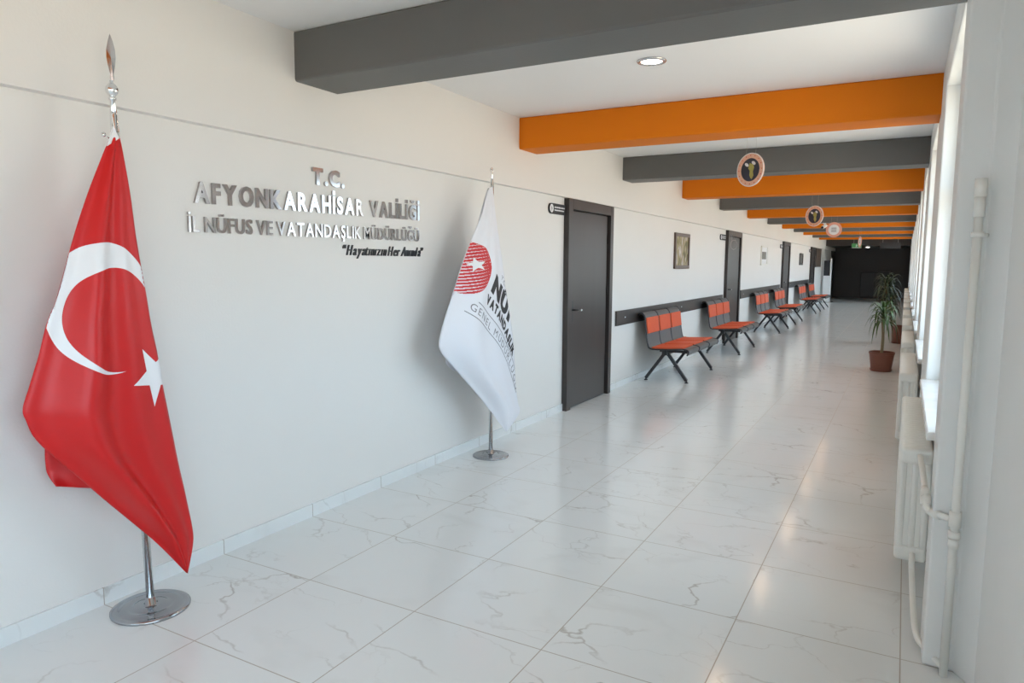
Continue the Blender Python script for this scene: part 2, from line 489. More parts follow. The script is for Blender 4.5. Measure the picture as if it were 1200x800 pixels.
for i, (a, b) in enumerate(DOORS): door(i + 1, a, b)

# small name boards beside the doors
def door_board(y, W, H, z, label, hinge_end):
    e = empty('door_sign', (0.0, y, z)); tag(e, label, 'sign', 'black name boards beside the doors')
    r_ = H / 2
    bm = bmesh.new(); pts = [(W, 0), (W, H)]
    for k in range(13):
        a = math.pi / 2 + math.pi * k / 12
        pts.append((r_ + r_ * math.cos(a), r_ + r_ * math.sin(a)))
    f = [bm.verts.new((0.0, p[0], p[1])) for p in pts]; g = [bm.verts.new((0.016, p[0], p[1])) for p in pts]
    n = len(pts)
    for k in range(n): bm.faces.new((f[k], f[(k + 1) % n], g[(k + 1) % n], g[k]))
    bm.faces.new(f); bm.faces.new(g); bmesh.ops.recalc_face_normals(bm, faces=bm.faces)
    obj('board', bm, MT['ink'], e)
    bm = bmesh.new()
    vs = [bm.verts.new((0.0175, r_ + 0.04 * H / 0.1 * math.cos(t * math.pi / 12), r_ + 0.04 * H / 0.1 * math.sin(t * math.pi / 12))) for t in range(24)]
    bm.faces.new(vs)
    em = obj('emblem', bm, MT['white'], e)
    bm = nbox(0.0177, 0.0185, r_ - 0.006, r_ + 0.006, r_ - 0.022, r_ + 0.022); box(bm, 0.0177, 0.0185, r_ - 0.016, r_ + 0.016, r_ - 0.003, r_ + 0.004)
    obj('emblem_mark', bm, MT['ink_grey'], em)
    bm = bmesh.new()
    for zz in (0.30, 0.58): 
        yy = 2 * r_ + 0.012
        while yy < W - 0.03:
            w = random.uniform(0.012, 0.03); box(bm, 0.0165, 0.0175, yy, min(yy + w, W - 0.02), H * zz, H * zz + H * 0.12); yy += w + 0.006
    obj('lettering', bm, MT['white'], e)
    return e
door_board(3.60, 0.345, 0.095, 1.895, 'black name board with round white emblem and white lettering left of the nearest door', 1)
door_board(10.42, 0.42, 0.10, 1.87, 'small dark name board left of the second door from the camera', 1)
door_board(17.20, 0.38, 0.10, 1.87, 'small dark name board left of the third door from the camera', 1)
door_board(23.50, 0.38, 0.10, 1.87, 'small dark name board left of the farthest dark door', 1)

# ------------------------------------------------------------------ protective rails behind the benches
def rail(y0, y1, z, label):
    e = empty('wall_rail', (0, y0, z)); tag(e, label, 'wall rail', 'dark boards behind the benches')
    obj('board', nbox(0.0, 0.022, 0, y1 - y0, 0, 0.17), MT['wood'], e, bevel=0.003)
    n = 3
    for k in range(n):
        y = 0.28 + (y1 - y0 - 0.56) * k / (n - 1)
        bm = bmesh.new(); lathe(bm, [(0, 0.006), (0.010, 0.004), (0.012, 0.0)], n=14)
        o = obj('screw_cap', bm, MT['chrome'], e, smooth=True); o.location = (0.0215, y, 0.085); o.rotation_euler = (0, R(90), 0)
    return e
rail(5.37, 10.73, 0.73, 'dark wooden rail board on the wall behind the two nearest benches')
rail(12.33, 17.34, 0.76, 'dark wooden rail board on the wall between the second and third doors')
rail(19.05, 23.65, 0.79, 'dark wooden rail board on the wall behind the two farthest benches')

# ------------------------------------------------------------------ three-seat benches
def ribbon(bm, prof, y0, y1, th):
    """a bent sheet: profile points (x, z), extruded along y, with a thickness"""
    P = [Vector((x, 0, z)) for x, z in prof]
    top, bot = [], []
    for i, p in enumerate(P):
        d = (P[min(i + 1, len(P) - 1)] - P[max(i - 1, 0)]).normalized()
        nrm = Vector((-d.z, 0, d.x))
        top.append(p + nrm * th / 2); bot.append(p - nrm * th / 2)
    loop = top + list(reversed(bot))
    a = [bm.verts.new((q.x, y0, q.z)) for q in loop]; b = [bm.verts.new((q.x, y1, q.z)) for q in loop]
    n = len(loop); m = len(P)
    for i in range(n): bm.faces.new((a[i], a[(i + 1) % n], b[(i + 1) % n], b[i]))
    for i in range(m - 1):
        bm.faces.new((a[i], a[n - 1 - i], a[n - 2 - i], a[i + 1])); bm.faces.new((b[i], b[i + 1], b[n - 2 - i], b[n - 1 - i]))
    bmesh.ops.recalc_face_normals(bm, faces=bm.faces)
    return bm

def smooth_path(pts, n=6):
    out = []
    P = [pts[0]] + list(pts) + [pts[-1]]
    for i in range(1, len(P) - 2):
        p0, p1, p2, p3 = P[i - 1], P[i], P[i + 1], P[i + 2]
        for k in range(n):
            t = k / n
            out.append(tuple(0.5 * (2 * p1[j] + (p2[j] - p0[j]) * t + (2 * p0[j] - 5 * p1[j] + 4 * p2[j] - p3[j]) * t * t + (3 * p1[j] - p0[j] - 3 * p2[j] + p3[j]) * t ** 3) for j in range(len(p1))))
    out.append(tuple(pts[-1]))
    return out

PROFILE = [(0.655, 0.352), (0.672, 0.385), (0.662, 0.412), (0.60, 0.425), (0.42, 0.412), (0.25, 0.405), (0.195, 0.415), (0.170, 0.455), (0.145, 0.60), (0.125, 0.78), (0.112, 0.815), (0.085, 0.84), (0.055, 0.838), (0.036, 0.815)]
def make_bench():
    e = empty('waiting_bench', (0, 0, 0))
    prof = smooth_path(PROFILE, 5)
    w = 0.50; y = -0.13
    for k in range(3):
        y0 = y + k * (w + 0.012); y1 = y0 + w
        sh = obj('seat_shell', ribbon(bmesh.new(), prof, y0 + 0.008, y1 - 0.008, 0.006), MT['shell'], e)
        for yy in (y0 + 0.006, y1 - 0.006):
            obj('seat_rim', tube(bmesh.new(), [(p[0], yy, p[1]) for p in prof], 0.0095, 8), MT['black'], sh, smooth=True)
        sp = smooth_path([(0.60, 0.436), (0.42, 0.424), (0.26, 0.417), (0.215, 0.424)], 4)
        o = obj('seat_pad', ribbon(bmesh.new(), sp, y0 + 0.02, y1 - 0.02, 0.018), MT['pad'], e, bevel=0.006)
        tag(o, 'orange seat pad')
        bp = smooth_path([(0.159, 0.59), (0.146, 0.69), (0.136, 0.785)], 3)
        o = obj('back_pad', ribbon(bmesh.new(), bp, y0 + 0.02, y1 - 0.02, 0.016), MT['pad'], e, bevel=0.006)
        tag(o, 'orange back pad')
    L = 3 * w + 0.024
    obj('support_beam', nbox(0.335, 0.395, y + 0.04, y + L - 0.04, 0.335, 0.395), MT['black'], e, bevel=0.004)
    for k in range(3):
        for d in (0.08, w - 0.08):
            yy = y + k * (w + 0.012) + d
            bm = bmesh.new(); box(bm, 0.60, 0.64, yy - 0.015, yy + 0.015, 0.37, 0.41); box(bm, 0.30, 0.62, yy - 0.012, yy + 0.012, 0.372, 0.404)
            obj('seat_bracket', bm, MT['black'], e)
    for yy in (0.0, L - 0.26):
        for x in (0.115, 0.625):
            bm = bar(bmesh.new(), (0.365, yy, 0.375), (x, yy, 0.028), 0.042, 0.036)
            lg = obj('leg', bm, MT['black'], e, bevel=0.004)
            bm = lathe(bmesh.new(), [(0, 0), (0.024, 0), (0.024, 0.008), (0.012, 0.012), (0.010, 0.034), (0, 0.034)], (x, yy, 0), 16)
            obj('foot', bm, MT['black'], lg, smooth=True)
    return e
bench = make_bench()
spots = [(6.20, 'nearest three-seat waiting bench with orange pads, first from the camera'),
         (9.33, 'three-seat waiting bench with orange pads standing just before the second door'),
         (13.47, 'three-seat waiting bench with orange pads, first one past the second door'),
         (15.95, 'three-seat waiting bench with orange pads standing just before the third door'),
         (20.40, 'three-seat waiting bench with orange pads, first one past the third door'),
         (22.85, 'farthest three-seat waiting bench with orange pads beside the last dark door')]
for i, (y, lab) in enumerate(spots):
    b = bench if i == 0 else copy_tree(bench)
    b.location = (0, y, 0)
    tag(b, lab, 'bench', 'three-seat waiting benches along the wall')

# ------------------------------------------------------------------ wall pictures
def picture(y0, y1, z0, z1, fw, fm, im, label, mount=0.0):
    e = empty('framed_picture', (0, y0, z0)); tag(e, label, 'picture', 'framed pictures on the left wall')
    W, H = y1 - y0, z1 - z0
    bm = nbox(0, 0.03, 0, fw, 0, H); box(bm, 0, 0.03, W - fw, W, 0, H); box(bm, 0, 0.03, fw, W - fw, 0, fw); box(bm, 0, 0.03, fw, W - fw, H - fw, H)
    obj('picture_frame', bm, fm, e, bevel=0.003)
    obj('picture_sheet', nbox(0.002, 0.014, fw + mount, W - fw - mount, fw + mount, H - fw - mount), im, e)
    if mount: obj('picture_mount', nbox(0.001, 0.010, fw, W - fw, fw, H - fw), MT['white'], e)
    return e
picture(7.63, 8.38, 1.375, 1.885, 0.05, noisy('walnut_frame', (0.09, 0.055, 0.04), (0.14, 0.09, 0.07), 10, 0.4), MT['painting'], 'framed landscape painting in a brown frame above the nearest benches')
picture(14.45, 15.25, 1.43, 1.87, 0.035, MT['white_metal'], MT['photo_dark'], 'white framed picture with a dark image between second and third doors', 0.10)
picture(21.10, 21.85, 1.44, 1.80, 0.06, MT['wood'], MT['photo_dark'], 'farthest framed picture, small and dark, past the third door')

# ------------------------------------------------------------------ metal lettering on the wall
def glyph(ch, size, extrude=0.0, offset=0.0, shear=0.0):
    cu = bpy.data.curves.new('glyph', 'FONT')
    cu.body = ch; cu.size = size; cu.extrude = extrude; cu.offset = offset; cu.shear = shear; cu.resolution_u = 3
    o = bpy.data.objects.new('glyph', cu); COL.objects.link(o)
    dg = bpy.context.evaluated_depsgraph_get()
    me = bpy.data.meshes.new_from_object(o.evaluated_get(dg))
    bpy.data.objects.remove(o); bpy.data.curves.remove(cu)
    return me

_plain = glyph
def glyph(ch, size, extrude=0.0, offset=0.0, shear=0.0):
    """letters the built-in font lacks are put together from their base letter and the mark"""
    table = {'İ': ('I', 'dot'), 'Ğ': ('G', 'breve'), 'Ş': ('S', 'cedilla'), 'ı': ('i', 'undot')}
    if ch not in table: return _plain(ch, size, extrude, offset, shear)
    b_, mark = table[ch]
    me = _plain(b_, size, extrude, offset, shear)
    xs = [v.co.x for v in me.vertices]; ys_ = [v.co.y for v in me.vertices]
    x0, x1, y0, y1 = min(xs), max(xs), min(ys_), max(ys_)
    bm = bmesh.new(); bm.from_mesh(me)
    cx = (x0 + x1) / 2; e = max(extrude, 0.0); w = 0.05 + offset
    def slab(pts):
        f = [bm.verts.new((p[0], p[1], e)) for p in pts]; bm.faces.new(f)
        if e > 0:
            g = [bm.verts.new((p[0], p[1], -e)) for p in pts]; bm.faces.new(list(reversed(g)))
            for k in range(len(pts)): bm.faces.new((f[k], g[k], g[(k + 1) % len(pts)], f[(k + 1) % len(pts)]))
    if mark == 'dot': slab([(cx - w, y1 + .06), (cx + w, y1 + .06), (cx + w, y1 + .06 + 2 * w), (cx - w, y1 + .06 + 2 * w)])
    elif mark == 'breve':
        for k in range(6):
            a, b = math.pi * (1 + k / 6), math.pi * (1 + (k + 1) / 6)
            slab([(cx + .17 * math.cos(a), y1 + .22 + .15 * math.sin(a)), (cx + .17 * math.cos(b), y1 + .22 + .15 * math.sin(b)), (cx + (.17 - .08) * math.cos(b), y1 + .22 + (.15 - .08) * math.sin(b)), (cx + (.17 - .08) * math.cos(a), y1 + .22 + (.15 - .08) * math.sin(a))])
    elif mark == 'cedilla':
        slab([(cx - .03, y0 + .02), (cx + .05, y0 + .02), (cx + .05, y0 - .07), (cx - .03, y0 - .07)])
        slab([(cx - .07, y0 - .18), (cx + .09, y0 - .18), (cx + .11, y0 - .06), (cx - .03, y0 - .07), (cx + .02, y0 - .12), (cx - .07, y0 - .13)])
    elif mark == 'undot':
        cut = y0 + (y1 - y0) * 0.80
        bmesh.ops.delete(bm, geom=[v for v in bm.verts if v.co.y > cut], context='VERTS')
    bm.to_mesh(me); bm.free()
    return me

def bounds(me):
    xs = [v.co.x for v in me.vertices]; ys_ = [v.co.y for v in me.vertices]
    return min(xs), max(xs), min(ys_), max(ys_)

CAPH = None
def lettering(text, y0, y1, z0, capz, label, depth=0.013, bold=0.03, space=0.35, gap=0.16, shear=0.0, m='letters', lower=False, zr=0.0):
    """text set as single raised letters so that it fills y0..y1 with capitals capz high"""
    e = empty('wall_lettering', (0, y0, z0)); tag(e, label, 'lettering', 'raised metal lettering on the left wall')
    ref = glyph('H', 1.0, 0, bold); H = bounds(ref)[3] - bounds(ref)[2]; base = bounds(ref)[2]
    s = capz / H
    items, x = [], 0.0
    for ch in text:
        if ch == ' ': x += space; continue
        me = glyph(ch, 1.0, 0.5 * depth / s, bold, shear)
        a, b, _, _ = bounds(me)
        items.append((ch, me, x - a)); x += (b - a) + gap
    total = x - gap
    sx = (y1 - y0) / total
    for ch, me, dx in items:
        for v in me.vertices:
            t = (v.co.x + dx) * sx
            v.co = Vector((v.co.z * s + depth / 2, t, (v.co.y - base) * s + zr * t))
        o = obj('letter', me, MT[m], e)
    return e
lettering('T.C.', 0.665, 0.915, 1.864, 0.092, 'raised metal letters T.C. centred above the longer lines', bold=0.05, gap=0.10)
lettering('AFYONKARAHİSAR VALİLİĞİ', -0.082, 1.633, 1.706, 0.098, 'longest bold line of large mirror-steel letters below T.C.', bold=0.034, gap=0.15, space=0.42, zr=0.008)
lettering('İL NÜFUS VE VATANDAŞLIK MÜDÜRLÜĞÜ', -0.118, 1.630, 1.573, 0.072, 'second long line of thinner mirror-steel letters under the large line', bold=0.012, gap=0.13, space=0.20, zr=0.005)
lettering('“Hayatınızın Her Anında”', 0.898, 1.680, 1.481, 0.060, 'small dark italic quoted line at the lower right of the lettering', depth=0.010, bold=0.004, gap=0.035, space=0.14, shear=0.42, m='black')

# ------------------------------------------------------------------ flags
def flag_sheet(bm, Ls, Rs, xs, nu=44, sub=8, folds=()):
    L = smooth_path(Ls, sub); Rr = smooth_path(Rs, sub); X = smooth_path([(x,) for x in xs], sub)
    rows = []
    n = len(L)
    for i in range(n):
        v = i / (n - 1)
        row = []
        wv = min(1.0, v * 2.2) * min(1.0, (1.0 - v) * 5 + 0.08)
        for j in range(nu + 1):
            u = j / nu
            y = L[i][0] * (1 - u) + Rr[i][0] * u; z = L[i][1] * (1 - u) + Rr[i][1] * u
            x = X[i][0] + sum(wv * a * math.cos(2 * math.pi * (u * fr + ph)) for a, fr, ph in folds)
            x += wv * 0.07 * (math.sin(math.pi * u) ** 0.7 - 0.6)
            row.append(bm.verts.new((x, y, z)))
        rows.append(row)
    for a, b in zip(rows, rows[1:]):
        for j in range(nu): bm.faces.new((a[j], a[j + 1], b[j + 1], b[j]))
    return bm

def tree_of(o):
    me = o.data
    return BVHTree.FromPolygons([v.co.copy() for v in me.vertices], [tuple(p.vertices) for p in me.polygons])

def decal(name, me_or_bm, tree, m, parent, off=0.0016, step=0.02, snap=0):
    """press a flat shape given in (y, z) onto the cloth; whatever misses the cloth is cut off"""
    if isinstance(me_or_bm, bmesh.types.BMesh): bm = me_or_bm
    else:
        bm = bmesh.new(); bm.from_mesh(me_or_bm)
    bm.normal_update()
    bmesh.ops.triangulate(bm, faces=bm.faces[:])
    for _ in range(7):
        long = [e for e in bm.edges if e.calc_length() > step]
        if not long: break
        bmesh.ops.subdivide_edges(bm, edges=long, cuts=1)
        bmesh.ops.triangulate(bm, faces=[f for f in bm.faces if len(f.verts) > 3])
    dead = []
    for v in bm.verts:
        hit = tree.ray_cast(Vector((2.0, v.co.x, v.co.y)), Vector((-1, 0, 0)))
        k = 0
        while hit[0] is None and k < abs(snap):          # the figure runs over the edge: end it on the edge
            k += 1; v.co.x += 0.002 if snap > 0 else -0.002
            hit = tree.ray_cast(Vector((2.0, v.co.x, v.co.y)), Vector((-1, 0, 0)))
        if hit[0] is None: dead.append(v)
        else: v.co = Vector((hit[0].x + off, v.co.x, v.co.y))
    bmesh.ops.delete(bm, geom=dead, context='VERTS')
    return obj(name, bm, m, parent, smooth=True)

def poly_grid(inside, y0, y1, z0, z1, h):
    """cells of a fine grid whose centre lies inside a shape, with the rim pulled onto its outline by bisection"""
    bm = bmesh.new(); vs = {}
    ny, nz = int((y1 - y0) / h) + 2, int((z1 - z0) / h) + 2
    def vert(i, j):
        if (i, j) not in vs: vs[(i, j)] = bm.verts.new((y0 + i * h, z0 + j * h, 0))
        return vs[(i, j)]
    for i in range(ny):
        for j in range(nz):
            if inside(y0 + (i + .5) * h, z0 + (j + .5) * h):
                bm.faces.new((vert(i, j), vert(i + 1, j), vert(i + 1, j + 1), vert(i, j + 1)))
    return bm

def outline(pts):
    bm = bmesh.new(); bm.faces.new([bm.verts.new((p[0], p[1], 0)) for p in pts]); return bm

def flag_stand(pts, base_r, label, spear):
    (bx, by), (tx, ty, tz) = pts
    e = empty('flag_stand', (bx, by, 0)); tag(e, label, 'flag stand', 'chrome flag stands in front of the lettered wall')
    prof = [(0, 0), (base_r, 0), (base_r, 0.008), (base_r * .93, 0.014), (base_r * .86, 0.010), (base_r * .78, 0.011), (base_r * .66, 0.020), (base_r * .56, 0.013), (base_r * .45, 0.014), (base_r * .34, 0.024), (base_r * .22, 0.018), (0.022, 0.021), (0.020, 0.05), (0.0, 0.05)]
    obj('base_plate', lathe(bmesh.new(), prof, n=64), MT['base_chrome'], e, smooth=True)
    top = Vector((tx - bx, ty - by, tz))
    obj('pole', tube(bmesh.new(), [(0, 0, 0.02), top], 0.0155, 20), MT['chrome'], e, smooth=True)
    d = top.normalized()
    def along(prof, name, m='chrome', n=24):
        o = obj(name, lathe(bmesh.new(), prof, n=n), MT[m], e, smooth=True)
        o.location = top; o.rotation_euler = Vector((0, 0, 1)).rotation_difference(d).to_euler()
        return o
    if spear:
        along([(0.0155, 0), (0.0155, 0.02), (0.0135, 0.06), (0.009, 0.115), (0.014, 0.12), (0.014, 0.126), (0.007, 0.13), (0, 0.13)], 'finial_collar')
        along([(0, 0.128), (0.012, 0.131), (0.021, 0.143), (0.024, 0.154), (0.021, 0.166), (0.012, 0.177), (0.006, 0.182), (0.006, 0.19), (0, 0.19)], 'finial_ball')
        bm = bmesh.new()
        out = [(0.004, 0.188), (0.007, 0.20), (0.006, 0.215), (0.012, 0.245), (0.0155, 0.275), (0.0145, 0.305), (0.008, 0.335), (0, 0.362)]
        f = [bm.verts.new((0, y, z)) for y, z in out] + [bm.verts.new((0, -y, z)) for y, z in reversed(out[:-1])]
        ce = [bm.verts.new((s * 0.005, 0, z)) for s in (-1, 1) for z in (0.27,)]
        n = len(f)
        for k in range(n):
            for c in ce: bm.faces.new((f[k], f[(k + 1) % n], c))
        bmesh.ops.recalc_face_normals(bm, faces=bm.faces)
        o = obj('finial_spear', bm, MT['steel'], e); o.location = top; o.rotation_euler = (0, 0, R(-30))
    else:
        along([(0.0155, 0), (0.0155, 0.01), (0.011, 0.05), (0.008, 0.09), (0.012, 0.095), (0.006, 0.10), (0, 0.10)], 'finial_collar')
        bm = bmesh.new()
        ring = [(0.0, 0.017 * math.cos(t), 0.116 + 0.017 * math.sin(t)) for t in [R(-80 + k * 17) for k in range(20)]]
        tube(bm, ring, [0.002 + 0.0045 * math.sin(math.pi * k / 19) for k in range(20)], 8)
        lathe(bm, [(0, 0.108), (0.007, 0.112), (0.008, 0.118), (0.004, 0.124), (0, 0.126)], n=12)
        o = obj('finial_crescent', bm, MT['steel'], e, smooth=True); o.location = top
    # cleat that carries the hoist cord
    c = top + Vector((0, -0.045, -0.015))
    bm = tube(bmesh.new(), [(top + Vector((0, -0.012, -0.035))), c + Vector((0, -0.0, 0.0))], 0.003, 8)
    lathe(bm, [(0, -0.012), (0.008, -0.008), (0.008, 0.004), (0, 0.008)], c, 12)
    obj('cord_cleat', bm, MT['chrome'], e, smooth=True)
    return e

# the red flag
flag_stand(((0.206, -0.520), (0.200, -0.560, 1.93)), 0.152, 'chrome flag stand with spear tip and round base holding the red flag', True)
F1L = [(-0.594, 1.900), (-0.608, 1.878), (-0.695, 1.687), (-0.765, 1.511), (-0.8334, 1.3138), (-0.8711, 1.2164), (-0.9025, 1.0991), (-0.9366, 0.9987), (-0.9617, 0.928), (-0.9537, 0.8815), (-0.9148, 0.7911), (-0.761, 0.5993), (-0.5866, 0.3855), (-0.4998, 0.2728), (-0.3948, 0.1175)]
F1R = [(-0.566, 1.904), (-0.557, 1.886), (-0.538, 1.702), (-0.529, 1.518), (-0.5077, 1.3015), (-0.4921, 1.1888), (-0.4662, 1.0487), (-0.4501, 0.924), (-0.4328, 0.8146), (-0.4181, 0.7218), (-0.3972, 0.5894), (-0.3717, 0.4528), (-0.3486, 0.2947), (-0.3564, 0.2212), (-0.3907, 0.1159)]
X1 = [0.228, 0.232, 0.245, 0.26] + [0.275] * 11
bm = flag_sheet(bmesh.new(), F1L, F1R, X1, folds=((0.020, 1.6, 0.45), (0.013, 2.7, 0.1)))
B1L = [(-0.575, 1.90), (-0.69, 1.50), (-0.79, 1.10), (-0.836, 0.80), (-0.843, 0.665), (-0.830, 0.599)]
B1R = [(-0.548, 1.90), (-0.55, 1.50), (-0.53, 1.10), (-0.52, 0.80), (-0.51, 0.60), (-0.51, 0.494)]
flag_sheet(bm, B1L, B1R, [0.19, 0.165, 0.155, 0.15, 0.15, 0.15], folds=((0.012, 2.0, 0.2),))
fl = obj('flag', bm, MT['flag_red'], smooth=True)
tag(fl, 'red flag with white crescent and star hanging from the left flag stand', 'flag')
tr = tree_of(fl)
so = fl.modifiers.new('thickness', 'SOLIDIFY'); so.thickness = 0.0012; so.offset = 0
def seg(c, rx, rz, a0, a1, n=48):
    # the cloth turns away towards its right edge, which narrows that half of the figure
    return [(c[0] + rx * (0.8 if math.cos(R(a0 + (a1 - a0) * k / n)) > 0 else 1.0) * math.cos(R(a0 + (a1 - a0) * k / n)), c[1] + rz * math.sin(R(a0 + (a1 - a0) * k / n))) for k in range(n + 1)]
OC, ORX, ORZ = (-0.6597, 1.260), 0.220, 0.2475
IC, IRX, IRZ = (-0.6367, 1.2156), 0.190, 0.198
# crescent: outer arc minus inner ellipse
oc = [p for p in seg(OC, ORX, ORZ, 12, 335, 160) if ((p[0] - IC[0]) / (IRX * (0.8 if p[0] > IC[0] else 1.0))) ** 2 + ((p[1] - IC[1]) / IRZ) ** 2 > 1.0]
def ang(p, c, a, b): return math.degrees(math.atan2((p[1] - c[1]) / b, (p[0] - c[0]) / (a * (0.8 if p[0] > c[0] else 1.0)))) % 360
e0, e1 = oc[0], oc[-1]
a0, a1 = ang(e0, IC, IRX, IRZ), ang(e1, IC, IRX, IRZ)
if a0 > 180: a0 -= 360
ic = seg(IC, IRX, IRZ, a1, a0, 90)
decal('crescent', outline(oc + ic), tr, MT['flag_mark'], fl, step=0.009, snap=20)
st = []
sc_, sr = (-0.489, 0.985), 0.128
for k in range(10):
    a = R(112 + 8 + 36 * k); rr = sr if k % 2 == 0 else sr * 0.40
    st.append((sc_[0] + rr * math.cos(a) * 0.86, sc_[1] + rr * math.sin(a)))
decal('star', outline(st), tr, MT['flag_mark'], fl, step=0.009, snap=-30)
bm = bmesh.new()
hp = [(-0.566, 1.902), (-0.585, 1.945), (-0.600, 1.90), (-0.612, 1.868)]
vs = [bm.verts.new((0.2335, y, z)) for y, z in hp]; vb = [bm.verts.new((0.2265, y, z)) for y, z in hp]
for k in range(4): bm.faces.new((vs[k], vs[(k + 1) % 4], vb[(k + 1) % 4], vb[k]))
bm.faces.new(vs); bm.faces.new(vb); bmesh.ops.recalc_face_normals(bm, faces=bm.faces)
tag(obj('heading_band', bm, MT['flag_mark'], fl), 'white heading band')

# the white flag
flag_stand(((0.235, 2.202), (0.225, 2.222, 1.985)), 0.135, 'chrome flag stand with crescent tip and round base holding the white flag', False)
F2L = [(2.160, 1.978), (2.120, 1.910), (2.045, 1.775), (1.905, 1.590), (1.796, 1.4282), (1.6972, 1.2355), (1.5769, 1.016), (1.5388, 0.9126), (1.5757, 0.8411), (1.7202, 0.7259), (1.9826, 0.5198), (2.1827, 0.3339), (2.3587, 0.1589)]
F2R = [(2.205, 1.984), (2.215, 1.920), (2.232, 1.787), (2.279, 1.602), (2.3259, 1.4289), (2.3917, 1.2116), (2.4831, 0.9462), (2.5123, 0.8046), (2.5352, 0.6548), (2.5515, 0.4973), (2.5891, 0.3412), (2.5904, 0.2584), (2.372, 0.1562)]
bm = flag_sheet(bmesh.new(), F2L, F2R, [0.243, 0.25, 0.262, 0.272] + [0.28] * 9, folds=((0.012, 1.6, 0.4), (0.008, 2.6, 0.2)))
flag_sheet(bm, [(2.19, 1.98), (1.99, 1.40), (1.835, 1.013), (1.790, 0.779), (1.8265, 0.691)], [(2.225, 1.98), (2.35, 1.4), (2.46, 0.968), (2.52, 0.70), (2.55, 0.52)], [0.21, 0.17, 0.155, 0.15, 0.15], folds=((0.012, 2.0, 0.2),))
fl2 = obj('flag', bm, MT['flag_white'], smooth=True)
tag(fl2, 'white flag with red striped disc and black lettering on the right flag stand', 'flag')
tr2 = tree_of(fl2)
so = fl2.modifiers.new('thickness', 'SOLIDIFY'); so.thickness = 0.0012; so.offset = 0
LC, LRX, LRZ = (1.828, 1.412), 0.278, 0.182
def stripes(y, z):
    if ((y - LC[0]) / LRX) ** 2 + ((z - LC[1]) / LRZ) ** 2 > 1: return False
    ph = ((z + 0.012 * math.sin((y - 1.6) * 9)) * 46) % 1.0
    fill = 0.55 + 0.42 * max(0.0, min(1.0, (y - 1.70) / 0.36))
    return ph < fill
dd = decal('striped_disc', poly_grid(stripes, 1.54, 2.13, 1.22, 1.61, 0.0035), tr2, MT['logo_red'], fl2, off=0.0012, step=0.05)
st = []
for k in range(10):
    a = R(100 + 36 * k); rr = 0.088 if k % 2 == 0 else 0.036
    st.append((1.915 + rr * math.cos(a), 1.428 + rr * 0.58 * math.sin(a)))
decal('disc_star', outline(st), tr2, MT['flag_mark'], fl2, off=0.0028, step=0.012)

def text_on_path(name, text, path, h, m, parent, tree, bold, gap, space, stretch=1.0, n_end=None):
    P = [Vector(p) for p in smooth_path(path, 8)]
    cum = [0.0]
    for a, b in zip(P, P[1:]): cum.append(cum[-1] + (b - a).length)
    def at(s):
        s = max(0.0, s)
        for i in range(len(cum) - 1):
            if s <= cum[i + 1] or i == len(cum) - 2:
                d = (P[i + 1] - P[i]).normalized()
                return P[i] + d * (s - cum[i]), d
    ref = bounds(glyph('H', 1.0, 0, bold)); H = ref[3] - ref[2]; base = ref[2]; s = h / H
    x = 0.0; parts = []
    for ch in text:
        if ch == ' ': x += space; continue
        me = glyph(ch, 1.0, 0, bold); a, b, _, _ = bounds(me)
        parts.append((me, x - a, x, b - a)); x += b - a + gap
    sx = s * stretch if n_end is None else n_end * cum[-1] / x
    out = bmesh.new()
    for me, dx, x0, w in parts:
        p, d = at((x0 + w / 2) * sx); nr = Vector((-d.y, d.x))
        t = bmesh.new(); t.from_mesh(me)
        for v in t.verts:
            q = p + d * ((v.co.x + dx) - (x0 + w / 2)) * sx + nr * (v.co.y - base) * s
            v.co = Vector((q.x, q.y, 0))
        tm = bpy.data.meshes.new('t'); t.to_mesh(tm); t.free(); out.from_mesh(tm)
    return decal(name, out, tree, m, parent, off=0.0018, step=0.018)
text_on_path('flag_lettering', 'NÜFUS VE', [(2.0877, 1.2422), (2.2467, 1.1161), (2.4102, 0.9844), (2.539, 0.8687), (2.65, 0.75)], 0.155, MT['ink'], fl2, tr2, 0.075, 0.08, 0.3, stretch=1.12)
text_on_path('flag_lettering', 'VATANDAŞLIK', [(2.006, 1.162), (2.1729, 1.0576), (2.3247, 0.9199), (2.4587, 0.7405), (2.5147, 0.6372)], 0.075, MT['ink'], fl2, tr2, 0.07, 0.07, 0.3, n_end=0.88)
text_on_path('flag_lettering', 'GENEL MÜDÜRLÜĞÜ', [(1.8169, 1.1265), (1.9608, 1.0407), (2.0891, 0.9476), (2.195, 0.8822), (2.3525, 0.7425), (2.4606, 0.5975), (2.5315, 0.4326)], 0.052, MT['ink_grey'], fl2, tr2, 0.0, 0.26, 0.5, n_end=1.0)
text_on_path('flag_lettering', 'T.C. İÇİŞLERİ', [(2.2762, 1.3256), (2.3469, 1.2641), (2.4533, 1.1575), (2.56, 1.05)], 0.035, MT['ink_grey'], fl2, tr2, 0.0, 0.10, 0.4, stretch=1.1)
def stroke(path, w):
    P = [Vector(p) for p in smooth_path(path, 6)]
    bm = bmesh.new(); a = []
    for i, p in enumerate(P):
        d = (P[min(i + 1, len(P) - 1)] - P[max(i - 1, 0)]).normalized(); n = Vector((-d.y, d.x))
        a.append((bm.verts.new((p.x + n.x * w / 2, p.y + n.y * w / 2, 0)), bm.verts.new((p.x - n.x * w / 2, p.y - n.y * w / 2, 0))))
    for p, q in zip(a, a[1:]): bm.faces.new((p[0], q[0], q[1], p[1]))
    return bm
decal('flag_line', stroke([(1.8989, 1.1707), (2.1439, 1.0184), (2.3069, 0.8931), (2.459, 0.7239), (2.5149, 0.6238)], 0.006), tr2, MT['ink_grey'], fl2)
